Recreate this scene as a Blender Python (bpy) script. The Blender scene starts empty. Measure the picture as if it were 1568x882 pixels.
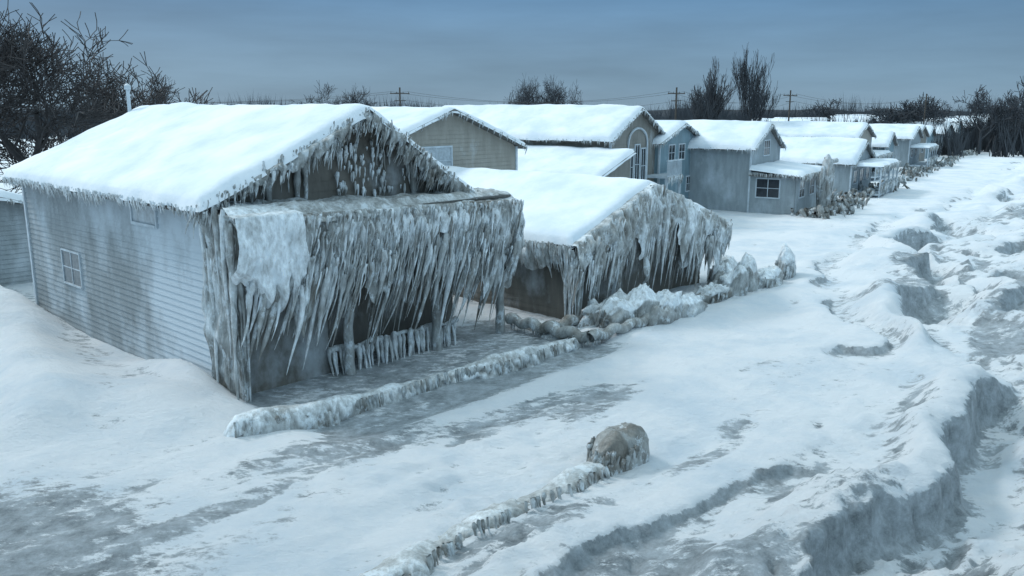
import bpy, math, random
import numpy as np
from mathutils import Vector, Matrix
random.seed(7); rng=np.random.default_rng(7)
D=bpy.data; C=bpy.context
# ---------------------------------------------------------------- noise
def _h(ix,iy,seed):
    n=(ix.astype(np.int64)*374761393+iy.astype(np.int64)*668265263+seed*1274126177)&0x7fffffff
    n=((n^(n>>13))*1274126177)&0x7fffffff
    n=(n^(n>>16))&0xffff
    return n/65535.0
def _hs(ix,iy,seed):
    n=(ix*374761393+iy*668265263+seed*1274126177)&0x7fffffff
    n=((n^(n>>13))*1274126177)&0x7fffffff
    return ((n^(n>>16))&0xffff)/65535.0
def vn(x,y,seed=0):
    if not isinstance(x,np.ndarray) or x.ndim==0:
        x=float(x);y=float(y);ix=math.floor(x);iy=math.floor(y);fx=x-ix;fy=y-iy
        fx=fx*fx*(3-2*fx);fy=fy*fy*(3-2*fy)
        a=_hs(ix,iy,seed);b=_hs(ix+1,iy,seed);c=_hs(ix,iy+1,seed);d=_hs(ix+1,iy+1,seed)
        return (a+(b-a)*fx)*(1-fy)+(c+(d-c)*fx)*fy
    ix=np.floor(x);iy=np.floor(y);fx=x-ix;fy=y-iy
    fx=fx*fx*(3-2*fx);fy=fy*fy*(3-2*fy)
    a=_h(ix,iy,seed);b=_h(ix+1,iy,seed);c=_h(ix,iy+1,seed);d=_h(ix+1,iy+1,seed)
    return (a+(b-a)*fx)*(1-fy)+(c+(d-c)*fx)*fy
def fbm(x,y,o=4,seed=0,g=.5):
    r=0;a=1;t=0
    for i in range(o):
        c,s=math.cos(.7*i),math.sin(.7*i)
        r=r+a*vn((c*x-s*y)*2**i,(s*x+c*y)*2**i,seed+i*17);t+=a;a*=g
    return r/t
def ridged(x,y,o=4,seed=0):
    r=0;a=1;t=0
    for i in range(o):
        c,s=math.cos(.9*i),math.sin(.9*i)
        r=r+a*(1-abs(2*vn((c*x-s*y)*2**i,(s*x+c*y)*2**i,seed+i*31)-1));t+=a;a*=.5
    return r/t
def sm(a,b,x):
    t=np.clip((np.asarray(x,float)-a)/(b-a),0,1);return t*t*(3-2*t)
def lerp1(x,X,Z):
    if x<=X[0]: return Z[0]
    for i in range(len(X)-1):
        if x<=X[i+1]: return Z[i]+(Z[i+1]-Z[i])*(x-X[i])/(X[i+1]-X[i])
    return Z[-1]
# ---------------------------------------------------------------- materials
def newmat(name):
    m=D.materials.new(name);m.use_nodes=True
    nt=m.node_tree;bs=nt.nodes['Principled BSDF'];return m,nt,bs
def N(nt,t,**k):
    n=nt.nodes.new(t)
    for a,v in k.items(): setattr(n,a,v)
    return n
def noise(nt,scale,detail=6,rough=.6,sc3=None,rz=0):
    tc=N(nt,'ShaderNodeTexCoord')
    mp=N(nt,'ShaderNodeMapping');nt.links.new(tc.outputs['Object'],mp.inputs['Vector'])
    if sc3: mp.inputs['Scale'].default_value=sc3
    if rz: mp.inputs['Rotation'].default_value=(0,0,rz)
    n=N(nt,'ShaderNodeTexNoise');n.inputs['Scale'].default_value=scale;n.inputs['Detail'].default_value=detail;n.inputs['Roughness'].default_value=rough
    nt.links.new(mp.outputs[0],n.inputs['Vector']);return n
def ramp(nt,src,p0,p1,c0=(0,0,0,1),c1=(1,1,1,1)):
    r=N(nt,'ShaderNodeValToRGB');r.color_ramp.elements[0].position=p0;r.color_ramp.elements[1].position=p1
    r.color_ramp.elements[0].color=c0;r.color_ramp.elements[1].color=c1
    nt.links.new(src,r.inputs[0]);return r
def mix(nt,f,a,b,bt='MIX'):
    m=N(nt,'ShaderNodeMix',data_type='RGBA',blend_type=bt)
    for s,v in ((0,f),(6,a),(7,b)):
        if isinstance(v,(int,float,tuple)): m.inputs[s].default_value=v
        else: nt.links.new(v,m.inputs[s])
    return m
def math_(nt,op,a,b):
    m=N(nt,'ShaderNodeMath',operation=op)
    for s,v in ((0,a),(1,b)):
        if isinstance(v,(int,float)): m.inputs[s].default_value=v
        else: nt.links.new(v,m.inputs[s])
    return m.outputs[0]
def bump(nt,bs,h,strength,dist):
    b=N(nt,'ShaderNodeBump');b.inputs['Strength'].default_value=strength;b.inputs['Distance'].default_value=dist
    nt.links.new(h,b.inputs['Height']);nt.links.new(b.outputs[0],bs.inputs['Normal']);return b
def mk_snow():
    m,nt,bs=newmat('snow')
    n=noise(nt,.45,7,.6);r=ramp(nt,n.outputs[0],.33,.62,(.62,.72,.80,1),(.84,.89,.93,1))
    nt.links.new(r.outputs[0],bs.inputs['Base Color']);bs.inputs['Roughness'].default_value=.75
    n2=noise(nt,5,6,.65);bump(nt,bs,n2.outputs[0],.35,.07);return m
def mk_ground():
    m,nt,bs=newmat('ground_snow_ice')
    at=N(nt,'ShaderNodeAttribute',attribute_name='ice_shade')  # mask holds bare ice plus shade painted into crevices
    n=noise(nt,1.9,10,.8,(1,2.0,1),-math.radians(47))
    n=math_(nt,'ADD',math_(nt,'MULTIPLY',math_(nt,'SUBTRACT',n.outputs[0],.5),2.0),.5)
    a=math_(nt,'ADD',at.outputs['Fac'],n)
    r=ramp(nt,a,.84,1.14)
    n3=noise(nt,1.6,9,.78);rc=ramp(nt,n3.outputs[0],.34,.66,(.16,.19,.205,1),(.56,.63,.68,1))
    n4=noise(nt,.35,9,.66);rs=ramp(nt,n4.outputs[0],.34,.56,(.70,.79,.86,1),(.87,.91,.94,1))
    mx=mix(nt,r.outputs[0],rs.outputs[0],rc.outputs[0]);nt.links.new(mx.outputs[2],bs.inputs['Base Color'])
    rr=N(nt,'ShaderNodeMapRange');nt.links.new(r.outputs[0],rr.inputs[0]);rr.inputs[3].default_value=.8;rr.inputs[4].default_value=.42
    nt.links.new(rr.outputs[0],bs.inputs['Roughness'])
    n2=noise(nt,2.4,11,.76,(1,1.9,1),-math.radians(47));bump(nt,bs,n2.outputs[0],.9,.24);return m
def mk_ice():
    m,nt,bs=newmat('glaze_ice')
    at=N(nt,'ShaderNodeAttribute',attribute_name='Col')
    n=noise(nt,7,5,.7,sc3=(1,1,.4));r=ramp(nt,n.outputs[0],.3,.7,(.52,.515,.50,1),(1.28,1.29,1.31,1))
    mx=mix(nt,1.0,at.outputs['Color'],r.outputs[0],'MULTIPLY')
    n5=noise(nt,2.2,7,.75,sc3=(1,1,.7));r5=ramp(nt,n5.outputs[0],.53,.60)
    mz=mix(nt,math_(nt,'MULTIPLY',r5.outputs[0],.70),mx.outputs[2],(.74,.82,.87,1))
    nt.links.new(mz.outputs[2],bs.inputs['Base Color'])
    bs.inputs['Roughness'].default_value=.34
    n2=noise(nt,13,5,.65,sc3=(1,1,.4));bump(nt,bs,n2.outputs[0],.8,.06);return m
def mk_wall(name,col,frost=.5,dirt=.6,corner=False):
    m,nt,bs=newmat(name)
    n=noise(nt,.5,8,.65,sc3=(1,1,.6));src=n.outputs[0]
    if corner:
        tc=N(nt,'ShaderNodeTexCoord');sp=N(nt,'ShaderNodeSeparateXYZ');nt.links.new(tc.outputs['Object'],sp.inputs[0])
        mr=N(nt,'ShaderNodeMapRange');nt.links.new(sp.outputs['Y'],mr.inputs[0]);mr.inputs[1].default_value=6.5;mr.inputs[2].default_value=.5;mr.inputs[3].default_value=0;mr.inputs[4].default_value=.30
        mr2=N(nt,'ShaderNodeMapRange');nt.links.new(sp.outputs['Z'],mr2.inputs[0]);mr2.inputs[1].default_value=3.2;mr2.inputs[2].default_value=5.6;mr2.inputs[3].default_value=0;mr2.inputs[4].default_value=.10
        src=math_(nt,'ADD',math_(nt,'ADD',src,mr.outputs[0]),mr2.outputs[0])
    r=ramp(nt,src,.62-.35*frost,.85-.25*frost)
    n1=noise(nt,2.5,6,.6,sc3=(1,1,.25));r1=ramp(nt,n1.outputs[0],.3,.75,(dirt,dirt,dirt*.97,1),(1.15,1.15,1.15,1))
    c=mix(nt,1.0,col,r1.outputs[0],'MULTIPLY')
    mx=mix(nt,math_(nt,'MULTIPLY',r.outputs[0],.8),c.outputs[2],(.62,.70,.76,1));nt.links.new(mx.outputs[2],bs.inputs['Base Color'])
    bs.inputs['Roughness'].default_value=.6
    n2=noise(nt,7,5,.6);bump(nt,bs,n2.outputs[0],.35,.04);return m
def mk_flat(name,col,rough=.6,var=.3,sc=3):
    m,nt,bs=newmat(name)
    n=noise(nt,sc,5);r=ramp(nt,n.outputs[0],.3,.7,(1-var,)*3+(1,),(1+var,)*3+(1,))
    mx=mix(nt,1.0,col,r.outputs[0],'MULTIPLY');nt.links.new(mx.outputs[2],bs.inputs['Base Color'])
    bs.inputs['Roughness'].default_value=rough;return m
M_snow=mk_snow();M_ground=mk_ground();M_ice=mk_ice()
M_trim=mk_flat('frosted_trim',(.50,.57,.62,1),.5,.2,2)
M_glass=mk_flat('window_glass',(.03,.038,.047,1),.12,.3)
M_fglass=mk_flat('frosted_glass',(.40,.46,.50,1),.4,.25,6)
M_fglass2=mk_flat('grey_glass',(.13,.155,.175,1),.3,.3,6)
M_bark=mk_flat('bark',(.050,.048,.050,1),.85,.3)
M_barkhaze=mk_flat('bark_haze',(.052,.060,.070,1),.9,.25,.4)  # distance haze put into the bark colour of far trees
M_dark=mk_flat('fascia',(.13,.13,.125,1),.7,.4)
M_wood=mk_flat('pole_wood',(.07,.06,.05,1),.8,.3)
# ---------------------------------------------------------------- builder
class B:
    def __init__(s): s.v=[];s.f=[];s.c=[];s.m=[]
    def add(s,vs,fs,col=(.5,.5,.5),mi=0):
        o=len(s.v);s.v+= [tuple(v) for v in vs]
        s.c+= (col if isinstance(col,list) else [col]*len(vs))
        s.f+=[tuple(i+o for i in f) for f in fs];s.m+=[mi]*len(fs)
    def box(s,a,b,mi=0,col=(.5,.5,.5)):
        x0,y0,z0=a;x1,y1,z1=b
        vs=[(x0,y0,z0),(x1,y0,z0),(x1,y1,z0),(x0,y1,z0),(x0,y0,z1),(x1,y0,z1),(x1,y1,z1),(x0,y1,z1)]
        s.add(vs,[(0,3,2,1),(4,5,6,7),(0,1,5,4),(1,2,6,5),(2,3,7,6),(3,0,4,7)],col,mi)
    def tube(s,p,r,n=5,col=(.5,.5,.5),mi=0):
        o=len(s.v);k=len(p)
        for i in range(k):
            d=(Vector(p[min(i+1,k-1)])-Vector(p[max(i-1,0)]))
            if d.length<1e-6:d=Vector((0,0,1))
            d.normalize();a=d.orthogonal().normalized();b_=d.cross(a);P=Vector(p[i])
            for j in range(n):
                t=2*math.pi*j/n;q=P+a*(r[i]*math.cos(t))+b_*(r[i]*math.sin(t))
                s.v.append((q.x,q.y,q.z));s.c.append(col[i] if isinstance(col,list) else col)
        for i in range(k-1):
            for j in range(n):
                s.f.append((o+i*n+j,o+i*n+(j+1)%n,o+(i+1)*n+(j+1)%n,o+(i+1)*n+j));s.m.append(mi)
    def grid(s,P,col=None,mi=0):
        M,Nn=len(P),len(P[0]);o=len(s.v)
        for i in range(M):
            for j in range(Nn):
                s.v.append(tuple(P[i][j]));s.c.append(col[i][j] if col is not None else (.5,.5,.5))
        for i in range(M-1):
            for j in range(Nn-1):
                s.f.append((o+i*Nn+j,o+(i+1)*Nn+j,o+(i+1)*Nn+j+1,o+i*Nn+j+1));s.m.append(mi)
    def make(s,name,mats,parent=None,smooth=False):
        me=D.meshes.new(name);me.from_pydata(s.v,[],s.f)
        for m in mats: me.materials.append(m)
        me.polygons.foreach_set('material_index',s.m)
        ca=me.color_attributes.new('Col','FLOAT_COLOR','POINT')
        arr=np.ones((len(s.v),4),dtype=np.float32)
        if len(s.v): arr[:,:3]=np.array(s.c,dtype=np.float32)[:,:3]
        ca.data.foreach_set('color',arr.ravel())
        if smooth: me.polygons.foreach_set('use_smooth',[True]*len(s.f))
        me.update();o=D.objects.new(name,me);C.scene.collection.objects.link(o)
        if parent: o.parent=parent
        return o
def empty(name,loc,rz=0):
    e=D.objects.new(name,None);C.scene.collection.objects.link(e);e.location=loc;e.rotation_euler=(0,0,rz);return e
# ---------------------------------------------------------------- ice pieces
def icecol(w):
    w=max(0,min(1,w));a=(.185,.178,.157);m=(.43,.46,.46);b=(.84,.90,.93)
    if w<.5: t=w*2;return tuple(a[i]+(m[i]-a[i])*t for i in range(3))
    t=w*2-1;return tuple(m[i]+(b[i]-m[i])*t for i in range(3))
U=random.uniform
def icicle(b,p,L,r,sl,w,n=6,sides=5):
    p=Vector(p);pts=[];rr=[];cc=[]
    f1=U(0,6);a1=U(.01,.045)*min(1,L);bend=U(.6,1.9)
    for i in range(n):
        t=i/(n-1);k=t**bend if t>0 else 0
        pts.append((p.x+sl[0]*L*k+a1*math.sin(f1+7*t),p.y+sl[1]*L*k+a1*math.cos(f1+6*t),p.z-L*t+.05))
        rr.append(max(.005,r*(1-t)**.8*(1+U(-.3,.3))*(.55 if i==0 else 1)))
        cc.append(icecol(w+U(-.2,.2)+.12*(.5-t)))
    b.tube(pts,rr,sides,cc)
def polyat(pts,t):
    Ls=[(Vector(pts[i+1])-Vector(pts[i])).length for i in range(len(pts)-1)];T=sum(Ls)*t
    for i,l in enumerate(Ls):
        if T<=l or i==len(Ls)-1: return Vector(pts[i]).lerp(Vector(pts[i+1]),min(1,T/l))
        T-=l
def fringe(b,pts,n,L,r,sl=(0,0),out=(0,0),depth=.15,w=.45,wv=.3,lf=None,dz=(-.08,.05)):
    for i in range(n):
        t=random.random();p=polyat(pts,t)
        l=(lf(t) if lf else L)*U(.2,1)*(.4+1.1*vn(t*n*.04,0.5,3))
        o=random.random()*depth;z=U(*dz)
        icicle(b,(p.x+out[0]*o+sl[0]*max(0,-z),p.y+out[1]*o,p.z+z),l,r*U(.5,1.3),(sl[0]+U(-.12,.12),sl[1]+U(-.06,.06)),w+U(-wv,wv),6)
def clumps(b,pts,n,L,r,sl,out,depth,w,drop=(0,.6),lf=None,dirv=(1,0)):
    for c in range(n):
        t=(c+U(0,1))/n;p=polyat(pts,t);Lc=(lf(t) if lf else L)*U(.35,1.1);dz=U(*drop);o=U(0,depth);wc=w+U(-.25,.3)
        sx=sl[0]*U(.5,1.25);sy=sl[1]
        x=p.x+out[0]*o+sx*dz;y=p.y+out[1]*o;z=p.z-dz;R=r*U(.7,1.6)
        icicle(b,(x,y,z),Lc,R,(sx,sy),wc,8,6)
        for k in range(random.randint(3,8)):
            q=U(-.26,.26);icicle(b,(x+dirv[0]*q,y+dirv[1]*q+U(-.08,.08),z+U(-.3,.3)),Lc*U(.3,.85),R*U(.25,.7),(sx+U(-.05,.05),sy),wc+U(-.2,.2),6,5)
def curtain(b,pts,out,sl,lf,M,Nn,seed,bulge=.25,white=.5,whitefn=None,fine=1.0):
    tot=sum((Vector(pts[i+1])-Vector(pts[i])).length for i in range(len(pts)-1))
    P=[];K=[]
    for i in range(M):
        t=i/(M-1);p=polyat(pts,t);Lr=lf(t)*(.45+.95*fbm(t*tot*1.1,0.3,3,seed))
        Lr*=(.45+1.1*vn(t*tot*4.5,9.1,seed+5))
        row=[];kr=[]
        for j in range(Nn):
            k=j/(Nn-1);d=Lr*k
            xx=t*tot+sl[2]*d*.3 if len(sl)>2 else t*tot
            nz=fbm(xx*1.6,d*.9,3,seed)-.5;nf=ridged(xx*4.5,d*1.0,3,seed+3)-.5
            o=bulge*math.sin(min(1,k*2.2+.05)*math.pi*.5)+nz*.55+nf*.26*fine-.25*max(0,k-.6)
            if k==0:o=-.25
            row.append((p.x+sl[0]*d+out[0]*o+nz*.1,p.y+sl[1]*d+out[1]*o,p.z-d+(0.08 if 0<k<.1 else 0)))
            wv=white*(.2+3.6*max(0,fbm(xx*1.7,d*1.0+3,4,seed+9)-.5))+nf*.8
            if whitefn: wv+=whitefn(t,k)
            kr.append(icecol(wv))
        P.append(row);K.append(kr)
    b.grid(P,K)
# ---------------------------------------------------------------- house pieces
def siding(b,p0,p1,out,z0,prof,course=.2,mi=0,lip=.028):
    p0=Vector(p0);p1=Vector(p1);L=(p1-p0).length;d=(p1-p0)/L
    S=[q[0] for q in prof];Z=[q[1] for q in prof];zt=max(Z);z=z0
    ss=np.linspace(0,L,400);tp=np.interp(ss,S,Z)
    def rng_(zz):
        ok=ss[tp>=zz-1e-4];return (float(ok[0]),float(ok[-1])) if len(ok) else None
    while z<zt-.01:
        z1=min(z+course,zt-.001);a=rng_(z);c=rng_(z1)
        if not a: break
        if not c: c=((a[0]+a[1])/2,)*2
        def P(s,zz,o): q=p0+d*s;return (q.x+out[0]*o,q.y+out[1]*o,zz)
        b.add([P(a[0],z,lip),P(a[1],z,lip),P(c[1],z1,0),P(c[0],z1,0),P(a[0],z,0),P(a[1],z,0)],[(0,1,2,3),(4,5,1,0)],mi=mi)
        z=z1
def roofmesh(par,X,Z,y0,y1,T=.28,seed=0,dep=None,slab=.16,lod=1.0):
    b=B()
    for i in range(len(X)-1):
        a=(X[i],Z[i]);c=(X[i+1],Z[i+1])
        vs=[(a[0],y0,a[1]-slab),(c[0],y0,c[1]-slab),(c[0],y1,c[1]-slab),(a[0],y1,a[1]-slab),(a[0],y0,a[1]),(c[0],y0,c[1]),(c[0],y1,c[1]),(a[0],y1,a[1])]
        b.add(vs,[(0,3,2,1),(4,5,6,7),(0,1,5,4),(1,2,6,5),(2,3,7,6),(3,0,4,7)])
    b.make('roof',[M_dark],par)
    s=B();nx=int(46*lod);ny=max(16,int((y1-y0)*3.2*lod));x0,x1=X[0]-.08,X[-1]+.08;ya,yb=y0-.08,y1+.08
    P=[]
    for i in range(nx):
        u=i/(nx-1);u=.5-.5*math.cos(math.pi*u)*.6-.5*(1-2*u)*.4
        x=x0+(x1-x0)*u;row=[];w=.35;zb=(lerp1(x-w,X,Z)+lerp1(x,X,Z)*2+lerp1(x+w,X,Z))/4
        for j in range(ny):
            v=j/(ny-1);v=.5-.5*math.cos(math.pi*v)*.4-.5*(1-2*v)*.6
            y=ya+(yb-ya)*v
            e=min(x-x0,x1-x,y-ya,yb-y)
            q=min(1,max(0,e/.45))
            t=T*q**.5*(.45+.9*fbm(x*.35,y*.35,3,seed))+.10*fbm(x*1.5,y*1.5,3,seed+4)*min(1,e/.3)
            if dep: t+=dep(x,y)
            if e<.02:
                nx_=.10*(fbm(x*1.3,y*1.3,3,seed+7)-.5)
                row.append((x+(nx_ if 0<i<nx-1 else nx_*1.5),y+nx_,zb-.12+nx_))
            else: row.append((x,y,zb+t))
        P.append(row)
    s.grid(P);s.make('snow_cover',[M_snow],par,True)
def window(b,side,s,z,w,h,off=0,frost=False,mull=1,d0=0,gl=None,fr=.09):
    def bx(s0,z0,s1,z1,o0,o1,mi):
        if side=='x': b.box((d0-o1,s0,z0),(d0-o0,s1,z1),mi)
        else: b.box((s0,d0-o1,z0),(s1,d0-o0,z1),mi)
    t=fr
    bx(s+t,z+t,s+w-t,z+h-t,-.05,.045,gl if gl is not None else (2 if frost else 1))
    bx(s,z,s+t,z+h,-.02,.08,0);bx(s+w-t,z,s+w,z+h,-.02,.08,0)
    bx(s+t,z,s+w-t,z+t,-.02,.1,0);bx(s+t,z+h-t,s+w-t,z+h,-.02,.08,0)
    for i in range(mull):
        c=s+w*(i+1)/(mull+1);bx(c-.025,z+t,c+.025,z+h-t,0,.065,0)
    if mull: bx(s+t,z+h*.5-.02,s+w-t,z+h*.5+.02,0,.06,0)
def house(name,loc,az,w,l,X,Z,mat,fo=.4,bo=.3,T=.28,seed=0,course=.22,wins=(),fr=0,frw=.5,z0=-.6,frL=.5,lod=.7):
    e=empty(name,(loc[0],loc[1],0),math.radians(90-az))
    zi=lambda x: lerp1(x,X,Z)-.17
    xa=[0]+[x for x in X if 0<x<w]+[w]
    b=B();siding(b,(0,0),(w,0),(0,-1),z0,[(x,zi(x)) for x in xa],course)
    siding(b,(w,l),(0,l),(0,1),z0,[(w-x,zi(x)) for x in reversed(xa)],course)
    siding(b,(0,l),(0,0),(-1,0),z0,[(0,zi(0)),(l,zi(0))],course)
    siding(b,(w,0),(w,l),(1,0),z0,[(0,zi(w)),(l,zi(w))],course)
    for (cx,cy) in ((0,0),(w,0),(0,l),(w,l)):
        b.box((cx-.07,cy-.07,z0),(cx+.07,cy+.07,zi(cx)-.02),1)
    b.make('walls',[mat,M_trim],e)
    roofmesh(e,X,Z,-fo,l+bo,T,seed,None,.16,lod)
    if wins:
        wb=B()
        for q in wins: window(wb,*q[:5],**(q[5] if len(q)>5 else {}))
        wb.make('windows',[M_trim,M_glass,M_fglass,M_fglass2],e)
    if fr:
        ib=B();rake=[(X[i],-fo,Z[i]-.05) for i in range(len(X))]
        fringe(ib,rake,fr,frL,.045,(-.25,0),(0,-1),.1,frw)
        fringe(ib,[(X[0],-fo,Z[0]-.05),(X[0],l+bo,Z[0]-.05)],fr,frL*.8,.04,(-.05,0),(-1,0),.08,frw+.1)
        ib.make('icicles',[M_ice],e)
    return e
# ---------------------------------------------------------------- terrain
EDGE=[(2,-20),(4.2,2),(5.8,11),(8.0,14.3),(10.6,17.7),(13.4,22.5),(14.8,28),(17.2,36),(21.6,44),(31,58),(62,100),(130,200),(700,1000)]
az=math.radians(43);RX,RY=math.sin(az),math.cos(az)
HA=(-8.44,23.09)
def loc_main(x,y):
    dx=x-HA[0];dy=y-HA[1];return dx*RX+dy*RY, -dx*RY+dy*RX
def edge_d(x,y):
    best=np.full(np.shape(x),1e9);sg=np.ones(np.shape(x))
    for (ax,ay),(bx,by) in zip(EDGE[:-1],EDGE[1:]):
        vx,vy=bx-ax,by-ay;t=np.clip(((x-ax)*vx+(y-ay)*vy)/(vx*vx+vy*vy),0,1)
        px,py=x-ax-t*vx,y-ay-t*vy;d=np.hypot(px,py);s=np.sign(px*vy-py*vx)
        m=d<best;best=np.where(m,d,best);sg=np.where(m,s,sg)
    return best*sg
CR=None;DW=None
def height(x,y,keep=False):
    global DW,CR
    x=np.asarray(x,float);y=np.asarray(y,float)
    lx,ly=loc_main(x,y)
    wx=x+6.0*(fbm(x/6,y/6,3,5)-.5);wy=y+6.0*(fbm(x/6+9,y/6,3,6)-.5)
    d=edge_d(wx,wy)
    far=1-sm(120,400,np.hypot(x,y))
    h=.30*(fbm(x/9,y/9,3,1)-.5)+.16*(fbm(lx/3,ly/1.2,3,2)-.5)
    h=h+.26*ridged(lx/8,ly/2.6,3,11)*sm(1,5,-ly)
    sa=.35+.65*sm(.4,.6,fbm(x/6,y/6,3,66))
    wv=ly/.9+1.6*fbm(lx/3,ly/3,3,12)
    h=h+.12*(ridged(lx/3.2,wv,3,51)-.5)*sa
    h=h+.05*(ridged(lx/1.1,ly/.35,3,52)-.5)*sa*sm(60,30,y)
    left=sm(.8,-.6,lx)
    prof=np.interp(ly,[-3,0,3,6,9,11,12.5,14.5,18,30],[.1,.15,.3,-.1,-.2,0,.45,.95,1.0,.3])
    h=h+left*prof*sm(-14,-1,lx)
    h=h+left*.75*np.exp(-((lx+3.0-.25*(ly-6))/1.3)**2)*sm(-3,1,ly)*sm(15,9,ly)*(.5+fbm(ly/2,lx/2,2,4))
    h=h+left*.6*np.exp(-((lx+2.0)/1.6)**2-((ly+.5)/2.0)**2)
    h=h+.9*np.exp(-((lx+.2)/.55)**2-((ly-1.2)/2.0)**2)
    near=sm(24,15,y)
    crev_shade=0
    for k,(off,dr,sd,wp) in enumerate(((-4.2,.14,3,3.0),(-.4,.62,7,2.0),(2.2,.22,13,3.0),(4.2,.30,19,3.0),(7,.34,29,3.2),(10.5,.34,37,3.2))):
        q=d-off+wp*(fbm(x/2.8,y/2.8,5,sd,.6)-.5)
        am=(sm(.38,.56,fbm(x/5.5,y/5.5,2,sd+40))*.95+.12)*(1-.30*near)
        h=h+dr*am*np.exp(-((q+.8)/1.0)**2)-dr*am*1.6*sm(-.06,.24,q)*sm(3.2,.8,q)-dr*.22*sm(-.2,.6,q)
        crev_shade=crev_shade+am*np.exp(-((q-.15)/(.13+.10*dr))**2)  # mask for the shade painted just below each ledge lip
    h=h+.6*sm(1.0,6,d)*ridged(x/4.5+y/9,y/7,4,21)
    nr=sm(22,15.5,y)*sm(-7,1,x+(y-14)*.2)
    rough=sm(-1.0,2.0,d)*.7+.7*nr+.22*sm(-6,-1,d)+.3*sm(15,11,y)
    rough=np.clip(rough,0,1.0)*(.35+1.1*sm(.38,.65,fbm(x/3.5,y/3.5,3,88)))
    cl=ridged(lx/2.4+fbm(x,y,2,3),ly/1.1,4,31)
    h=h+rough*(.34*(cl-.6)+.26*(ridged(lx/.9,ly/.5,3,41)-.5)+.10*(ridged(x/.27,y/.27,2,43)-.5))
    yard=sm(-1,.5,lx)*sm(13,11,lx)*sm(-6.5,-5.6,ly)
    h=h*(1-.75*yard)-.05*yard
    if keep: DW=d;CR=crev_shade
    return h*far
def build_ground():
    nx,ny=860,960
    tx=np.linspace(-5.6,5.6,nx);X=5+9*np.sinh(tx)
    ty=np.linspace(-2.6,5.9,ny);Y=18+9*np.sinh(ty)
    XX,YY=np.meshgrid(X,Y);Hh=height(XX,YY,True);d=DW
    gy,gx=np.gradient(Hh,Y,X);slope=np.hypot(gx,gy)
    lx,ly=loc_main(XX,YY)
    ice_shade=.02+.30*sm(.6,1.4,slope)*(.5+fbm(XX,YY,3,6))+.62*np.clip(CR,0,1)  # crevice term paints dark shade bands under ledges into the ground colour
    ice_shade+=.48*sm(.5,.66,fbm(lx/5.5,ly/1.6,5,71))*sm(2,8,-ly)*sm(.35,.6,fbm(XX/12,YY/12,2,8)+.08)
    ice_shade+=.30*sm(.45,.66,fbm(lx/6,ly/3,5,81))*sm(20,16,YY)
    yard=sm(-.6,.5,lx)*sm(13,11,lx)*sm(-6.8,-5.8,ly)*sm(1.5,0,ly)
    ice_shade+=.58*yard*(.5+.7*fbm(lx/2,ly/1,3,14))
    yard2=sm(12,13,lx)*sm(24,20,lx)*sm(-5.5,-2,ly)*sm(6,3,ly);ice_shade+=.28*yard2
    ice_shade+=.62*sm(-5.5,-8.5,XX)*sm(17,14.5,YY)*(.5+fbm(XX/2,YY/2,3,15))
    ice_shade+=.32*sm(0,3,d)*sm(.35,.7,fbm(lx/5,ly/2,4,91))
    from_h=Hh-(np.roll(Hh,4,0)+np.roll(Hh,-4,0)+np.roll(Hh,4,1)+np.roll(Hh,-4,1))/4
    ice_shade+=.34*sm(-.01,-.09,from_h)*sm(80,50,YY)  # raises the mask in hollows, so they come out darker
    ice_shade*=(1-.5*sm(100,300,YY))
    v=np.stack([XX.ravel(),YY.ravel(),Hh.ravel()],1)
    i=np.arange(ny-1)[:,None]*nx+np.arange(nx-1)[None,:];i=i.ravel()
    f=np.stack([i,i+1,i+nx+1,i+nx],1)
    me=D.meshes.new('ground');me.vertices.add(len(v));me.vertices.foreach_set('co',v.astype(np.float32).ravel())
    me.loops.add(f.size);me.loops.foreach_set('vertex_index',f.astype(np.int32).ravel())
    me.polygons.add(len(f));me.polygons.foreach_set('loop_start',(np.arange(len(f))*4).astype(np.int32))
    me.update(calc_edges=True)
    at=me.attributes.new('ice_shade','FLOAT','POINT');at.data.foreach_set('value',np.clip(ice_shade,0,1).astype(np.float32).ravel())
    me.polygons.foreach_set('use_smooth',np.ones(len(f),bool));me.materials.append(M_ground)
    o=D.objects.new('snow_ground',me);C.scene.collection.objects.link(o)
build_ground()
gz=lambda x,y: float(height(np.array([float(x)]),np.array([float(y)]))[0])
# ---------------------------------------------------------------- main iced house
M_side=mk_wall('grey_siding',(.29,.325,.345,1),.38,.7,True)
M_iced=mk_wall('iced_brown_wall',(.17,.16,.14,1),.26,.6)
def dep(x,y):
    return -.12 if (1.3<x<3.1 and 9.3<y<13.2) else 0
XM=[-.55,5.2,9.75];ZM=[5.42,7.95,4.95]
mh=empty('iced_two_storey_house',(HA[0],HA[1],0),math.radians(47))
zi=lambda x: lerp1(x,XM,ZM)-.17
b=B()
siding(b,(0,14.5),(0,0),(-1,0),-.8,[(0,zi(0)),(14.5,zi(0))],.2,0,.035)
siding(b,(9.2,14.5),(0,14.5),(0,1),-.8,[(0,zi(9.2)),(4,zi(5.2)),(9.2,zi(0))],.2,0)
siding(b,(9.2,0),(9.2,14.5),(1,0),-.8,[(0,zi(9.2)),(14.5,zi(9.2))],.2,0)
siding(b,(0,0),(9.2,0),(0,-1),-.8,[(0,zi(0)),(5.2,zi(5.2)),(9.2,zi(9.2))],.3,1,.02)
b.box((-.08,-.08,-.8),(.08,.08,zi(0)-.02),2);b.box((-.08,14.42,-.8),(.08,14.58,zi(0)-.02),2)
b.make('walls',[M_side,M_iced,M_trim,M_dark],mh)
roofmesh(mh,XM,ZM,-.75,14.9,.30,3,dep,.2,1.2)
wb=B();window(wb,'x',9.4,1.65,1.75,1.3,gl=3,fr=.06);window(wb,'x',2.95,4.45,1.8,.72,frost=True,mull=0)
wb.make('windows',[M_trim,M_glass,M_fglass,M_fglass2],mh)
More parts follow.
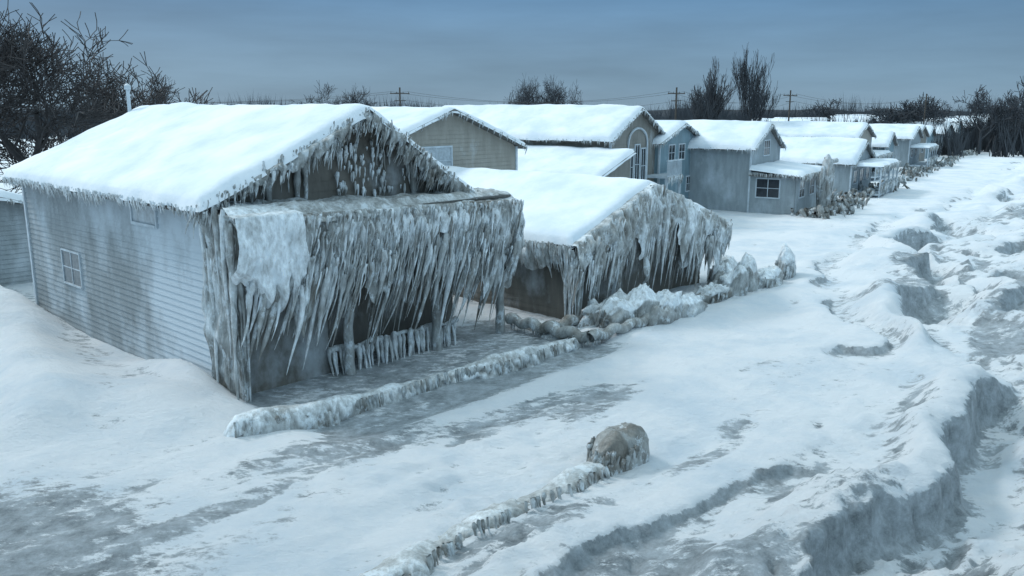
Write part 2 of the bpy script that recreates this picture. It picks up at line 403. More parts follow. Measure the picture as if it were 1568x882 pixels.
b=B();b.tube([(4.4,14.6,7.3),(4.4,14.6,8.8)],[.08,.08],8);b.tube([(4.4,14.6,8.75),(4.4,14.6,8.92),(4.4,14.6,9.0)],[.15,.14,.02],8);b.make('vent_pipe',[M_trim],mh)
b=B()
rk1=[(-.6,-.8,5.4),(5.2,-.8,7.95)];rk2=[(5.2,-.8,7.95),(9.8,-.8,4.95)]
curtain(b,rk1,(0,-1),(-.15,.05),lambda t:.42,160,9,5,.06,.7,None,.6)
curtain(b,rk2,(0,-1),(-.25,.05),lambda t:.5,150,9,6,.06,.4,None,.6)
fringe(b,rk1,260,.8,.045,(-.2,.1),(0,1),.35,.45,.3)
clumps(b,rk1,20,.6,.06,(-.15,.05),(0,-1),.1,.5,(.1,.3))
fringe(b,rk2,330,.85,.045,(-.35,.1),(0,1),.35,.3,.3)
clumps(b,rk2,22,.75,.06,(-.3,.05),(0,-1),.1,.3,(.1,.4))
fringe(b,[(-.6,-.7,5.35),(-.6,14.8,5.35)],420,.42,.035,(.1,-.1),(-1,0),.06,.8,.2)
fringe(b,[(1.0,-.1,5.75),(5.0,-.1,7.3),(8.6,-.1,5.4)],50,1.0,.07,(-.05,0),(0,-1),.1,.45,.35)
for x in (1.9,2.9,3.15,7.35): icicle(b,(x,-.12,zi(x)-.1),2.6,.14,(0,0),.25,10,6)
for i in range(150):
    x=U(3.5,7.2);zz=random.choice((5.6,6.15,6.7,6.72))+U(-.22,.2)
    if zz>zi(x)-.3 or vn(x*1.7,zz,5)<.35: continue
    icicle(b,(x,-.14,zz),U(.12,.5),U(.03,.09),(-.1,0),U(.4,1),5)
b.make('roof_icicles',[M_ice],mh,True)
b=B()
for i in range(46):
    x=U(-.2,.25);y=U(-1.6,.1)
    icicle(b,(x,y,U(4.0,5.4)),U(2.2,5.6),U(.05,.13),(U(-.03,.04),U(-.04,.02)),U(.1,.8),14,6)
curtain(b,[(-.12,.1,5.3),(-.12,-1.65,5.2)],(-1,0),(.02,0,0),lambda t:5.2,44,60,55,.04,.6,None,.8)
b.make('corner_ice_column',[M_ice],mh,True)
b=B();P=[];K=[]
for i in range(130):
    x=-.1+10.9*i/129;row=[];kr=[]
    for j in range(20):
        f=fbm(x*1.4,j*.25,3,77)
        y=.0-1.8*j/19;zz=5.28-.028*x+.08-.42*max(0,(j-10)/9)**2+.24*(f-.5)+.14*(ridged(x*3,j*.3,3,7)-.5)
        row.append((x,y,zz));kr.append(icecol(.42+.8*(fbm(x*2,y*3,3,78)-.4)+(.5 if x<1.7 else 0)))
    P.append(row);K.append(kr)
b.grid(P,K);b.box((0,-1.5,4.9),(10.7,-.02,5.0),0,(.1,.1,.09))
for xx in (.05,3.6,7.2,10.3):
    b.tube([(xx+.08+.04*math.sin(i*2.3),-1.27+.03*math.cos(i*1.7),-.5+5.5*i/14) for i in range(15)],[.13+.07*vn(i*.9,xx,3) for i in range(15)],8,[icecol(.1+.5*vn(i*.8,xx,9)) for i in range(15)])
b.make('porch_roof',[M_ice],mh,True)
b=B();top=[(1.2,-1.7,5.1),(10.9,-1.7,4.84),(10.95,-.2,4.8)]
sh=lambda a,c,z:[(p[0]+a,p[1]+c,p[2]+z) for p in top]
lf=lambda t:2.1+.35*math.sin(t*9)
curtain(b,top,(.2,-1),(-.24,.06,-.24),lf,620,42,12,.34,.95,lambda t,k:(.42 if .15<k<.6 else 0)*(.5+.5*math.sin(t*37))-.1*(k<.08)-.1*(k>.75))
clumps(b,sh(-.2,-.1,-.8),44,2.6,.11,(-.27,.10),(0,-1),.35,.5,(0,1.1),lambda t:3.1-.4*t)
clumps(b,sh(-.5,.3,-1.4),26,2.5,.09,(-.28,.06),(0,-1),.3,.2,(0,.8),lambda t:2.7)
fringe(b,sh(-.1,-.25,-.2),430,1.4,.045,(-.22,.05),(0,-1),.28,.5,.4,lambda t:1.5,(-1.5,0))
fringe(b,sh(-.1,-.15,-.05),200,.6,.05,(-.2,.0),(0,-1),.25,.55,.3)
for i in range(46):
    icicle(b,(1.1+U(-1.2,1.0),-1.85+U(-.2,.2),3.6+U(-.6,.5)),U(.5,2.3)*(1.3 if i%7==0 else .8),U(.05,.14),(-.26,.02),U(.35,1),9,6)
b.make('porch_ice_curtain',[M_ice],mh,True)
b=B();P=[];K=[]
for i in range(60):
    row=[];kr=[]
    for j in range(60):
        x=-.3+2.0*i/59;k=j/59;f=fbm(x*1.8,.4,4,5);z=5.26-k*(1.1+1.0*f+.9*vn(x*5,1,4)+.35*math.sin(x*1.2+.4))
        nn=fbm(x*1.9,z*1.4,4,6)
        row.append((x+.35*(k-.3)*(i/59-.4)*vn(z*3,4,4),-1.88-.42*nn-.14*math.sin(k*3.1)+(.4 if k==0 else 0)+(.3*max(0,k-.85)/.15),z))
        kr.append(icecol(1.0-1.3*max(0,.45-fbm(x*2.5,z*1.8,4,16))-.5*max(0,k-.8)))
    P.append(row);K.append(kr)
b.grid(P,K);b.make('rime_panel',[M_ice],mh,True)
b=B()
b.box((.6,-.75,-.4),(3.3,-.62,3.6),0);b.box((3.3,-.82,-.4),(3.42,-.55,3.6),1)
b.make('lower_panel',[M_iced,M_dark],mh)
b=B()
for i in range(56):
    x=3.3+5.2*i/56+U(-.05,.05)
    icicle(b,(x,-.9+U(-.1,.1),.65+U(-.15,.15)),.95,U(.05,.12),(U(-.3,-.1),-.35),U(.4,.9),6)
b.tube([(3.2+.27*i,-.85,.68+.06*math.sin(i*1.3)) for i in range(21)],[.09+.03*math.sin(i) for i in range(21)],7,icecol(.7))
b.make('iced_balustrade',[M_ice],mh,True)
# ---------------------------------------------------------------- low iced cottage
lh=empty('iced_low_cottage',(2.04,31.5,0),math.radians(47))
XL=[-.5,4.54,10.4];ZL=[3.1,4.95,2.95]
zl=lambda x: lerp1(x,XL,ZL)-.17
b=B();siding(b,(0,0),(9.9,0),(0,-1),-.6,[(0,zl(0)),(4.54,zl(4.54)),(9.9,zl(9.9))],.25)
siding(b,(0,12),(0,0),(-1,0),-.6,[(0,zl(0)),(12,zl(0))],.25);siding(b,(9.9,0),(9.9,12),(1,0),-.6,[(0,zl(9.9)),(12,zl(9.9))],.25)
siding(b,(9.9,12),(0,12),(0,1),-.6,[(0,zl(9.9)),(5.36,zl(4.54)),(9.9,zl(0))],.25)
b.make('walls',[M_iced],lh)
roofmesh(lh,XL,ZL,-.7,12.3,.26,13,None,.18,1.1)
b=B();rk=[(-.6,-.8,3.05),(4.54,-.85,5.0),(10.5,-.8,2.95)]
lfl=lambda t:1.4+1.2*math.sin(t*3.14)
curtain(b,rk,(0,-1),(-.22,-.06,-.22),lfl,440,30,22,.38,.85,lambda t,k:.25*(k<.1))
clumps(b,[(p[0],p[1]-.1,p[2]-.3) for p in rk],46,2.0,.10,(-.26,-.03),(0,-1),.4,.45,(0,.9),lambda t:1.4+2.0*math.sin(t*3.14))
clumps(b,[(p[0]-.2,p[1]+.1,p[2]-.6) for p in rk],28,1.9,.08,(-.28,0),(0,-1),.4,.25,(0,.8),lambda t:1.3+1.9*math.sin(t*3.14))
fringe(b,rk,340,1.2,.045,(-.3,-.04),(0,-1),.5,.5,.35,None,(-1.2,0))
ev=[(-.6,-.8,3.0),(-.6,5,3.0)]
curtain(b,ev,(-1,0),(-.03,-.1,0),lambda t:.9,160,10,23,.12,.9)
clumps(b,ev,20,1.2,.07,(0,-.2),(-1,0),.15,.5,(.1,.5),None,(0,1))
fringe(b,ev,150,1.1,.05,(-.05,-.2),(-1,0),.25,.5,.3)
for i in range(26): icicle(b,(-.4+U(-.3,.4),-.7+U(-.3,.4),U(2.2,2.9)),U(1.5,3.0),U(.06,.13),(-.03,0),U(.3,.9),9,6)
b.make('ice_curtain',[M_ice],lh,True)
# ---------------------------------------------------------------- row of houses
M_tan=mk_wall('tan_siding',(.33,.315,.28,1),.12,.8)
M_tan2=mk_wall('taupe_siding',(.24,.235,.215,1),.2,.7)
M_blue=mk_wall('blue_grey_siding',(.20,.30,.355,1),.15,.8)
M_grey=mk_wall('light_grey_siding',(.31,.36,.39,1),.3,.8)
house('tan_gable_house',(-6.6,40.35),43,10,12,[-.5,5,10.5],[6.0,7.95,5.9],M_tan,T=.2,wins=[('y',2.9,4.6,2.2,1.5,dict(frost=True)),('y',6.3,1.2,1.4,1.4)],fr=90,seed=31,lod=1)
h4=house('arched_window_house',(6.57,57),33,8.4,17,[-.6,4.2,9.0],[5.9,8.0,5.8],M_tan2,T=.3,wins=[('y',2.7,2.6,.9,2.6),('y',3.75,2.6,.9,2.9),('y',4.8,2.6,.9,2.6),('x',4,3.2,1.2,1.3)],fr=160,frw=.55,seed=41,lod=1)
b=B()
for i in range(13):
    t0=math.pi*i/13;t1=math.pi*(i+1)/13
    b.tube([(4.2+1.6*math.cos(t0),-.08,5.5+1.1*math.sin(t0)),(4.2+1.6*math.cos(t1),-.08,5.5+1.1*math.sin(t1))],[.09,.09],5)
b.tube([(2.6,-.08,2.4),(2.6,-.08,5.5)],[.09,.09],5);b.tube([(5.8,-.08,2.4),(5.8,-.08,5.5)],[.09,.09],5)
b.make('arch_trim',[M_trim],h4)
b=B();b.box((5.9,-1.7,3.0),(8.6,-.05,3.2))
for i in range(12): b.box((5.95+i*.23,-1.7,3.2),(6.02+i*.23,-1.62,4.2))
b.box((5.9,-1.72,4.2),(8.6,-1.6,4.3));b.box((5.95,-1.65,-.5),(6.1,-1.5,3.0));b.box((8.45,-1.65,-.5),(8.6,-1.5,3.0))
b.make('balcony',[M_trim],h4)
b=B();fringe(b,[(5.9,-1.7,3.1),(8.6,-1.7,3.1)],50,.9,.06,(-.2,0),(0,-1),.1,.6);b.make('balcony_icicles',[M_ice],h4,True)
e=empty('lean_to_annex',(6.57-5*.545+1.5*.839,57-5*.839-1.5*.545,0),math.radians(57))
b=B();siding(b,(0,0),(5,0),(0,-1),-.5,[(0,3.6),(5,5.0)],.22);siding(b,(0,12),(0,0),(-1,0),-.5,[(0,3.6),(12,3.6)],.22);b.make('walls',[M_tan2],e)
roofmesh(e,[-.4,2.3,4.9],[3.75,4.5,5.2],-.4,12,.28,44,None,.16,.8)
house('blue_gable_house',(10.9,63),33,8.3,8,[-.5,4.2,8.8],[5.5,6.85,5.4],M_blue,wins=[('y',1.6,4.0,1.3,1.3),('y',3.6,4.0,1.3,1.3),('y',5.4,1.4,1.0,1.3)],fr=120,frw=.7,seed=51)
e=empty('side_porch',(10.9+9.0*.545,63+9.0*.839,0),math.radians(57))
b=B();siding(b,(0,0),(3.2,0),(0,-1),-.5,[(0,3.9),(3.2,2.9)],.22);siding(b,(3.2,0),(3.2,6),(1,0),-.5,[(0,2.9),(6,2.9)],.22);siding(b,(0,6),(0,0),(-1,0),-.5,[(0,3.9),(6,3.9)],.22);b.make('walls',[M_blue],e)
roofmesh(e,[-.1,1.7,3.6],[4.1,3.55,2.95],-.4,6,.22,45,None,.16,.6)
h6=house('grey_dormer_house',(18.4,65.5),33,7.6,9,[-.5,3.8,8.1],[4.95,6.75,4.8],M_grey,wins=[('y',3.0,4.2,1.7,1.3,dict(mull=2))],fr=120,frw=.7,seed=61,lod=.9)
b=B();siding(b,(0,-3.5),(7.4,-3.5),(0,-1),-.5,[(0,2.85),(7.4,2.85)],.22);siding(b,(0,0),(0,-3.5),(-1,0),-.5,[(0,3.2),(3.5,2.85)],.22);siding(b,(7.4,-3.5),(7.4,0),(1,0),-.5,[(0,2.85),(3.5,3.2)],.22)
b.make('sunroom_walls',[M_grey],h6)
wb=B();window(wb,'x',-2.4,1.2,1.9,1.55);window(wb,'y',1,1.2,1.6,1.4,d0=-3.5);window(wb,'y',4,1.2,1.6,1.4,d0=-3.5);wb.make('sunroom_windows',[M_trim,M_glass,M_fglass],h6)
sr=B();P=[]
for i in range(24):
    row=[]
    for j in range(14):
        x=-.4+8.3*i/23;y=-4.0+3.95*j/13;e_=min(x+.4,7.9-x,y+4.0);row.append((x,y,3.02+.1*(y+4)+.24*min(1,max(0,e_/.4))**.5*(.8+.5*fbm(x,y,2,3))-(.08 if e_<.01 else 0)))
    P.append(row)
sr.grid(P);sr.make('sunroom_snow',[M_snow],h6,True)
sb=B();sb.box((-.38,-3.95,2.86),(7.85,-.04,2.98));sb.make('sunroom_roof',[M_dark],h6)
ib=B();fringe(ib,[(-.4,-4,3.0),(7.8,-4,3.0)],150,.9,.06,(-.3,0),(0,-1),.1,.5);fringe(ib,[(-.4,-4,3.0),(-.4,0,3.1)],60,.5,.05,(0,0),(-1,0),.1,.6);ib.make('sunroom_icicles',[M_ice],h6)
def deck(par,w,dd,zf):
    b=B();b.box((.2,-dd,zf-.15),(w-.2,-.05,zf))
    for i in range(5):
        x=.3+(w-.6)*i/4;b.box((x-.06,-dd+.02,-.5),(x+.06,-dd+.14,2.7))
    b.box((.2,-dd,2.7),(w-.2,-.05,2.82))
    for i in range(int(w/.3)): b.box((.35+i*.3,-dd+.04,zf),(.41+i*.3,-dd+.09,zf+.9))
    b.box((.2,-dd+.03,zf+.9),(w-.2,-dd+.11,zf+.98));b.make('porch_frame',[M_trim],par)
    s=B();P=[]
    for i in range(20):
        row=[]
        for j in range(8):
            x=.1+(w-.2)*i/19;y=-dd-.15+(dd+.1)*j/7;e_=min(x-.1,w-.1-x,y+dd+.15);row.append((x,y,2.84+.22*min(1,max(0,e_/.3))**.5*(.7+.6*fbm(x,y,2,3))-(.06 if e_<.01 else 0)))
        P.append(row)
    s.grid(P);s.make('porch_snow',[M_snow],par,True)
    b=B();fringe(b,[(.1,-dd-.1,2.8),(w-.1,-dd-.1,2.8)],130,.9,.06,(-.25,0),(0,-1),.1,.5);clumps(b,[(.1,-dd-.1,zf+.9),(w-.1,-dd-.1,zf+.9)],16,1.1,.12,(-.2,0),(0,-1),.1,.5,(0,.3));b.make('porch_icicles',[M_ice],par,True)
h=house('iced_bungalow',(31.2,78),33,9.5,15,[-.5,4.6,10.2],[3.0,4.9,2.8],M_grey,T=.35,wins=[('y',1,1.0,1.6,1.3),('y',3.8,1.0,1.8,1.3),('y',6.8,1.0,1.6,1.3)],fr=140,seed=71);deck(h,9.5,2.6,.3)
h=house('tan_cottage',(38.2,95),33,9,12,[-.5,4.5,9.5],[4.8,6.2,4.7],M_tan,wins=[('y',1,3.0,1.5,1.2),('y',5,3.0,1.5,1.2),('y',3,.9,2,1.2)],fr=100,seed=72);deck(h,9,2.4,.5)
house('snowbound_cottage',(45.5,104),31,8,10,[-.5,4,8.5],[3.4,5.0,3.3],M_blue,wins=[('y',1.5,1.0,1.5,1.2),('y',4.8,1.0,1.5,1.2)],fr=80,seed=75)
h=house('frosted_cottage',(53.6,115),33,9,10,[-.5,4.5,9.5],[4.0,5.5,3.9],M_grey,wins=[('y',1.5,1.3,1.5,1.2),('y',5,1.3,1.5,1.2)],fr=80,seed=73);deck(h,9,2.4,.4)
house('snowbound_cottage',(59.5,126),36,8,10,[-.5,4,8.5],[3.8,5.4,3.7],M_tan2,wins=[('y',1.5,1.3,1.5,1.2),('y',4.8,1.3,1.5,1.2)],fr=60,seed=76)
house('blue_cottage',(66,136),33,8,10,[-.5,4,8.5],[3.6,5.0,3.5],M_blue,wins=[('y',2,1.3,1.5,1.2),('y',5,1.3,1.5,1.2)],seed=74,lod=.5)
k=0
for (x,y,w,hh,mt) in ((74,147,8,5.4,M_grey),(82,158,8,5.2,M_tan2),(88,170,9,5.8,M_blue),(96,182,9,5.6,M_tan),(104,194,9,5.4,M_tan2),(112,205,9,5.2,M_grey),(121,219,9,5.6,M_tan),(132,235,9,5.6,M_blue),(155,270,10,6,M_tan),
                   (33,112,9,6,M_tan2),(60,165,10,6,M_blue),(78,190,11,6,M_tan2),(14,88,9,6.3,M_tan2),(46,140,12,6.0,M_grey),(100,240,10,6,M_grey),(70,180,9,5.6,M_tan),(90,205,9,6,M_grey)):
    house('shore_house',(x,y),33+U(-14,14),w,10,[-.5,w/2,w+.5],[hh-1.7,hh,hh-1.8],mt,wins=[('y',1.5,1.1,1.5,1.2),('y',w-3,1.1,1.5,1.2)],seed=80+k,course=.4,lod=.4);k+=1
house('neighbour_shed',(-25.2,36.4),43,5,6,[-.5,2.5,5.5],[3.3,4.1,3.2],M_grey,fr=60,seed=99,wins=[('x',1,.8,1.2,1.1)])
# ---------------------------------------------------------------- iced seawall, blocks, mounds
def ridge_wall(name,p0,p1,h,r,seed,n=60,w0=.35):
    b=B();p0=Vector((*p0,0));p1=Vector((*p1,0));d=(p1-p0).normalized();nn=Vector((d.y,-d.x,0));P=[];K=[]
    L=(p1-p0).length
    for i in range(n):
        t=i/(n-1);big=fbm(t*L*.45,2.2,3,seed+9);c=p0.lerp(p1,t)+nn*(big-.5)*.9;zg=gz(c.x,c.y);row=[];kr=[]
        en=min(1,min(t,1-t)*L/.35+.02)**.5
        for j in range(17):
            a=-.25+(math.pi+.5)*j/16
            f=fbm(t*L*1.6,j*.3,3,seed);rib=.16*math.sin(t*L*6+7*f*4)*(1 if j<7 else .35)*vn(t*L,3,4)*2
            rr=r*(.6+.45*f+.5*big)+rib*r
            q=c+nn*(math.cos(a)*rr*en);row.append((q.x,q.y,zg-.15+(h*(.35+1.1*big)+.2*(f-.5))*math.sin(a)*en*(1+.15*rib)))
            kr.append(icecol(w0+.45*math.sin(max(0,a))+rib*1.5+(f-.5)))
        P.append(row);K.append(kr)
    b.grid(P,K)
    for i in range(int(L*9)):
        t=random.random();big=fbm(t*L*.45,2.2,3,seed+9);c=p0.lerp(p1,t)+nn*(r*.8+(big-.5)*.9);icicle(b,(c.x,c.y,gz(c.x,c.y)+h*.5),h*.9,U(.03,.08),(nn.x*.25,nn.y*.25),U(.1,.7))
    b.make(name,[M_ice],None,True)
ridge_wall('iced_seawall',(-7.0,19.2),(2.4,28.0),.62,.36,5,190,.25)
ridge_wall('iced_seawall',(2.2,28.3),(.4,30.6),.45,.3,6,40)
def mound(name,loc,sx,sy,sz,seed,rz=0,w=.5,snowtop=True,ic=30,am=.9):
    b=B();P=[];K=[]
    zg=gz(*loc[:2])-.15;c,s=math.cos(rz),math.sin(rz)
    for i in range(49):
        a=2*math.pi*(i%48)/48;row=[];kr=[]
        for j in range(21):
            ph=math.pi*.5*j/20
            ca,sa=math.cos(a),math.sin(a)
            f=(1-am*.5)+am*fbm(ca*1.9*math.cos(ph)+seed,sa*1.9+ph*1.6,5,seed)
            x=ca*math.cos(ph)**.6*sx*f;y=sa*math.cos(ph)**.6*sy*f;z=math.sin(ph)**.85*sz*((1-am*.5)+am*fbm(x*1.6+seed,y*1.6,4,seed))
            row.append((loc[0]+c*x-s*y,loc[1]+s*x+c*y,zg+z))
            kr.append(icecol(w+(.6 if (snowtop and ph>.65) else 0)+1.2*(fbm(ca*2,sa*2+z*1.5,4,seed+2)-.5)))
        P.append(row);K.append(kr)
    b.grid(P,K)
    for i in range(ic):
        a=random.random()*6.28;x=math.cos(a)*sx*.85;y=math.sin(a)*sy*.85
        icicle(b,(loc[0]+c*x-s*y,loc[1]+s*x+c*y,zg+sz*U(.4,.7)),sz*U(.3,.65),U(.03,.09),(-.15,-.1),w+U(-.2,.4))
    b.make(name,[M_ice],None,True)
r47=math.radians(47)
mound('ice_encrusted_boulder',(2.35,17.9),.85,.6,1.0,3,.9,.2,False,60,.6)
ridge_wall('iced_seawall',(-2.6,12.2),(2.2,17.7),.4,.42,15,90,.1)
for (x,y,sx,sy,sz,s,w_) in ((4.3,30.4,1.7,.6,1.2,6,.2),(5.8,31.1,1.1,.6,1.1,14,.35),(6.9,32.3,1.3,.6,.8,7,.45),(8.4,34.4,1.4,.5,.8,8,.3),(9.6,35.8,.6,.55,1.3,9,.55),(10.4,36.6,.55,.5,1.35,10,.4),(11.6,37.6,1.1,.6,.9,11,.4),(12.9,39.0,.55,.5,1.3,16,.45),(9.9,38.8,1.5,.6,1.1,12,.25),(3.4,31.0,1.3,.5,.9,19,.15)):
    mound('ice_encrusted_boulder',(x,y),sx,sy,sz,s,r47+U(-.3,.3),w_,True,30,1.15)
b=B()
R3=Vector((RX,RY,0));O3=Vector((RY,-RX,0));A0=Vector((HA[0],HA[1],0))
def LP(s,o,z): q=A0+R3*s+O3*o;return (q.x,q.y,z)
for (s0,o0,s1,o1,z) in ((10.9,1.2,10.9,5.0,.35),(10.9,5.0,15.5,5.0,.35),(15.5,5.0,15.5,1.6,.35),(10.9,3.0,15.5,3.0,.3)):
    b.tube([LP(s0+(s1-s0)*i/24,o0+(o1-o0)*i/24,z+.08*math.sin(i*1.1)) for i in range(25)],[.16+.08*fbm(i*.6,o0,2,3) for i in range(25)],8,[icecol(U(0,.6)) for i in range(25)])
    for i in range(26):
        t=random.random();icicle(b,LP(s0+(s1-s0)*t,o0+(o1-o0)*t,z),.45,.05,(0,-.1),U(.1,.6))
b.make('iced_deck_frame',[M_ice],None,True)
b=B();cx,cy=24.4,65.7
for i in range(60):
    a=random.random()*6.28;r=random.random()*.55
    icicle(b,(cx+r*math.cos(a),cy+r*math.sin(a),U(2.5,4.2)),U(1.5,4),U(.1,.24),(-.02,0),U(.0,.7),8)
b.tube([(cx,cy,-.2),(cx,cy,2),(cx+.05,cy,3.9),(cx,cy,4.5)],[.55,.42,.42,.1],9,[icecol(.3),icecol(.45),icecol(.6),icecol(.9)])
b.tube([(cx-.1,cy,3.9),(cx+.9,cy+.5,4.0)],[.16,.2],6,icecol(.5))
b.make('ice_encased_chimney',[M_ice],None,True)
b=B()
for i in range(62):
    t=random.random();t=t*t;Y=62+t*100;X=22.5+(Y-62)*.655+U(-1.2,1.2)
    if vn(Y*.16,2,7)<.38: continue
    S=U(.5,1.1)
    for k in range(8):
        icicle(b,(X+U(-.9,.9),Y+U(-.9,.9),S*U(.3,1.0)),S*U(.5,1.2),U(.12,.34),(U(-.8,.8),U(-.8,.8)),U(-.1,.5),5)
b.make('iced_shore_debris',[M_ice],None,True)
# ---------------------------------------------------------------- trees
def tree(name,loc,H,W,depth,seed,mat,spread=.85,up=.35,kids=3,tf=.25,rmin=.012,r0=.3):
    rd=random.Random(seed);b=B()
    def br(p,d,L,r,lev):
        n=3 if lev<depth else 2;pts=[p];rr=[r]
        for i in range(n):
            d=(d+Vector((rd.uniform(-1,1),rd.uniform(-1,1),rd.uniform(-.5,.9)))*.2).normalized()
            p=p+d*(L/n);pts.append(p);rr.append(max(rmin,r*(1-.45*(i+1)/n)))
        b.tube(pts,rr,3 if lev>1 else 6)
        if lev>=depth: return
        k=kids+(1 if rd.random()<.5 else 0)
        for i in range(k):
            j=rd.randint(1,n) if lev>0 else rd.choice([2,3,3])
            a=rd.uniform(0,6.28);perp=d.orthogonal();perp.rotate(Matrix.Rotation(a,3,d))
            nd=(d*rd.uniform(.5,1.1)+perp.normalized()*spread*rd.uniform(.5,1.2)+Vector((0,0,up*.5))).normalized()
            br(pts[j],nd,L*rd.uniform(.62,.86),max(rmin,rr[j]*rd.uniform(.5,.68)),lev+1)
    br(Vector((0,0,-.3)),Vector((0,0,1)),H*tf,r0,0)
    A=np.array(b.v);s=H/A[:,2].max();wx=np.percentile(A[:,0],97)-np.percentile(A[:,0],3)
    sx=W/max(wx,.1)
    A[:,2]*=s;A[:,0]*=sx;A[:,1]*=sx;b.v=[tuple(q) for q in A]
    o=b.make(name,[mat]);o.location=(loc[0],loc[1],0);return o
tree('bare_tree',(-27.4,49),14.4,11.5,6,1,M_bark,rmin=.016,up=.2,r0=.36)
tree('bare_tree',(-32.0,50),14.4,12,6,2,M_bark,rmin=.016,up=.2,r0=.34)
tree('bare_tree',(-25.0,55),11.5,8,6,12,M_bark,rmin=.014)
tree('bare_tree',(-30,46),7.5,7,5,22,M_bark,up=.1,rmin=.012)
far=[(-49,118,12.6,7),(-25.5,120,11.7,5.5),(-22.8,122,11.5,4.5),(3.0,115,12.6,6),(7.8,118,12.5,5.4),(.8,121,12.0,5),(-62,125,11,7)]
for i,(x,y,h,w_) in enumerate(far): tree('bare_tree',(x,y),h,w_,6,40+i,M_barkhaze,1.0,.1,3,.26,.016,.25)
for i,(x,y,h,w_) in enumerate([(22.6,104,13.4,3.6),(24.0,106,14.2,2.8),(28.6,106,15.9,3.4),(30.4,108,14.2,2.8),(23.4,108,12.5,4),(29.6,105,12.5,4)]): tree('bare_tree',(x,y),h,w_,5,60+i,M_barkhaze,.45,1.2,3,.2,.018,.22)
for i,(x,y,h,w_) in enumerate([(82,150,12,7),(86,152,10.5,6),(92,150,13.5,8),(76,160,9.5,6),(97,165,12,7),(104,160,12.5,8),(63,170,10,6),(110,175,12,8),(88,158,12,8),(80,165,11,7),(95,156,11,7),(68,155,9,6),(74,152,10,6)]): tree('bare_tree',(x,y),h,w_,5,70+i,M_barkhaze,.9,.2,3,.25,.035,.3)
b=B();rd=random.Random(5)
def brush(x,y,h,wd,n):
    for i in range(n):
        a=rd.uniform(-.9,.9);L=h*rd.uniform(.45,1)*math.cos(a*.7);bx=x+rd.uniform(-.25,.25)*wd;by=y+rd.uniform(-.3,.3)*wd
        z0=rd.uniform(0,.35)*h*.6;q=rd.uniform(-1,1)*wd*.3
        tx=bx+math.sin(a)*L*.55;ty=by+q
        th=rd.uniform(.06,.2)
        b.add([(bx-th,by,z0-.5),(bx+th,by+.1,z0-.5),(tx,ty,z0*.5+L)],[(0,1,2)])
for i in range(1300):
    an=rd.uniform(-1.0,1.0);Y=rd.uniform(210,380);brush(Y*an*1.1,Y,rd.uniform(6.5,11.5)*(1+.15*math.sin(an*40)),rd.uniform(5,9),34)
for i in range(700):
    t=rd.random();Y=rd.uniform(140,240);X=rd.uniform(.24,.90)*Y
    if X>62+(Y-136)*.68-5: X-=0 if Y>200 else 16
    brush(X,Y,rd.uniform(3.5,8.5),rd.uniform(3,6),26)
b.make('distant_tree_line',[M_barkhaze])
b=B();rd=random.Random(9)
for i in range(190):
    Y=rd.uniform(98,180);X=rd.uniform(.1,.44)*Y;brush(X,Y,rd.uniform(1.0,3.2),rd.uniform(2,4),22)
for i in range(26):
    brush(-26+rd.uniform(-7,3),46+rd.uniform(0,8),rd.uniform(1.0,2.5),2.5,22)
b.make('bare_shrubs',[M_bark])
b=B();P=[]
for i in range(200):
    x=-700+1400*i/199;t=4.6+3.2*fbm(x/14,0,4,8);P.append([(x,395+20*math.sin(i*.3),-1),(x,397+20*math.sin(i*.3),t*.6),(x,402+20*math.sin(i*.3),t+1.0),(x,415+20*math.sin(i*.3),t)])
b.grid(P);b.make('wooded_hill',[M_barkhaze])
# ---------------------------------------------------------------- utility poles + wires
poles=[(-60,96),(-13.5,104),(19.8,104),(39,121),(72,150)]
for (x,y) in poles:
    b=B();b.tube([(0,0,-.5),(0,0,10.4)],[.14,.10],8);b.box((-1.2,-.05,9.62),(1.2,.05,9.73));b.box((-.7,-.05,8.8),(.7,.05,8.88))
    for q in (-1.1,-.4,.4,1.1): b.tube([(q,0,9.73),(q,0,9.9)],[.04,.03],6)
    o=b.make('utility_pole',[M_wood]);o.location=(x,y,0);o.rotation_euler=(0,0,.4)
b=B()
for (p,q) in zip(poles[:-1],poles[1:]):
    for dx,z in ((-1.0,9.9),(1.0,9.9),(.7,8.9)):
        pts=[(p[0]+(q[0]-p[0])*i/16+dx,p[1]+(q[1]-p[1])*i/16+dx*.4,z-1.3*4*(i/16)*(1-i/16)) for i in range(17)]
        b.tube(pts,[.018]*17,4)
b.make('power_lines',[M_wood])
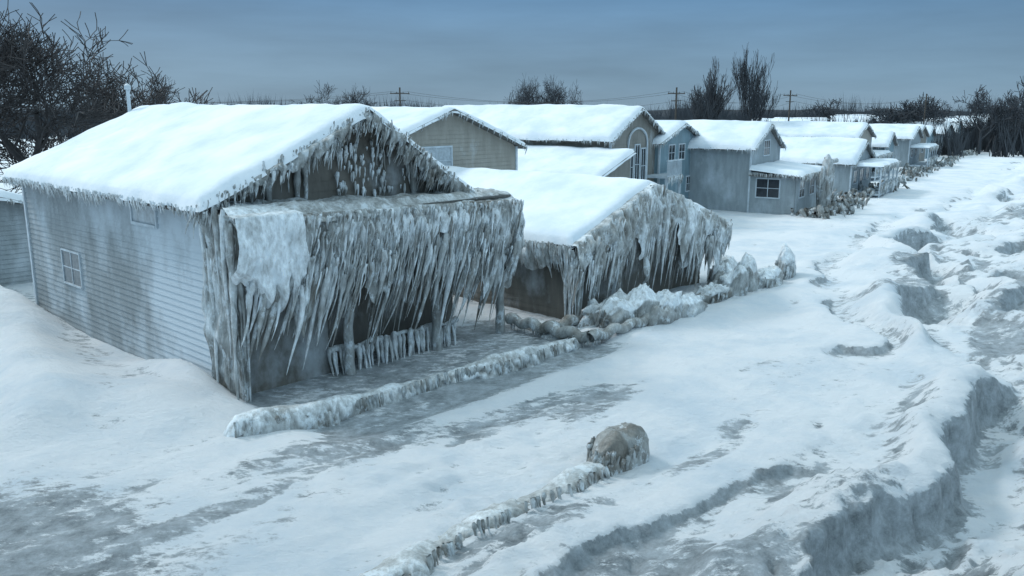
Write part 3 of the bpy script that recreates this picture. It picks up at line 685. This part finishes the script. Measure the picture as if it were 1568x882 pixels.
# ---------------------------------------------------------------- world, sun, camera
w=D.worlds.new('World');C.scene.world=w;w.use_nodes=True;nt=w.node_tree;bg=nt.nodes['Background']
SE,SR=math.radians(42),math.radians(-62)
sky=N(nt,'ShaderNodeTexSky',sky_type='NISHITA');sky.sun_disc=False;sky.sun_elevation=SE;sky.sun_rotation=SR;sky.dust_density=3
tc=N(nt,'ShaderNodeTexCoord');sx=N(nt,'ShaderNodeSeparateXYZ');nt.links.new(tc.outputs['Generated'],sx.inputs[0])
cr=N(nt,'ShaderNodeValToRGB');nt.links.new(sx.outputs['Z'],cr.inputs[0])
E=cr.color_ramp.elements;E[0].position=0;E[0].color=(.185,.28,.365,1);E[1].position=1;E[1].color=(.74,.93,1.0,1)
for p,c in ((.03,(.15,.25,.345,1)),(.12,(.085,.185,.315,1)),(.3,(.32,.51,.68,1))):
    e=E.new(p);e.color=c
mp=N(nt,'ShaderNodeMapping');mp.inputs['Scale'].default_value=(1.3,1.3,9);nt.links.new(tc.outputs['Generated'],mp.inputs[0])
nz=N(nt,'ShaderNodeTexNoise');nz.inputs['Scale'].default_value=1.8;nz.inputs['Detail'].default_value=7;nz.inputs['Roughness'].default_value=.55;nt.links.new(mp.outputs[0],nz.inputs[0])
rn=ramp(nt,nz.outputs[0],.32,.68,(8.6,8.6,8.6,1),(12.2,12.1,12.0,1))
mm=mix(nt,1.0,cr.outputs[0],rn.outputs[0],'MULTIPLY')
fm=mix(nt,.93,sky.outputs[0],mm.outputs[2]);nt.links.new(fm.outputs[2],bg.inputs['Color']);bg.inputs['Strength'].default_value=.13
sl=D.lights.new('sun','SUN');sl.energy=1.5;sl.angle=math.radians(11);sl.color=(1,.98,.96)
so=D.objects.new('sun',sl);C.scene.collection.objects.link(so)
dirv=Vector((math.sin(SR)*math.cos(SE),math.cos(SR)*math.cos(SE),math.sin(SE)))
so.rotation_euler=dirv.to_track_quat('Z','Y').to_euler()
cam=D.cameras.new('camera');cam.lens=29.6;cam.clip_end=5000;co=D.objects.new('camera',cam);C.scene.collection.objects.link(co)
co.location=(0,0,8);co.rotation_euler=(math.radians(90-12.08),0,0);C.scene.camera=co
C.scene.view_settings.view_transform='Standard';C.scene.view_settings.look='None';C.scene.view_settings.exposure=0
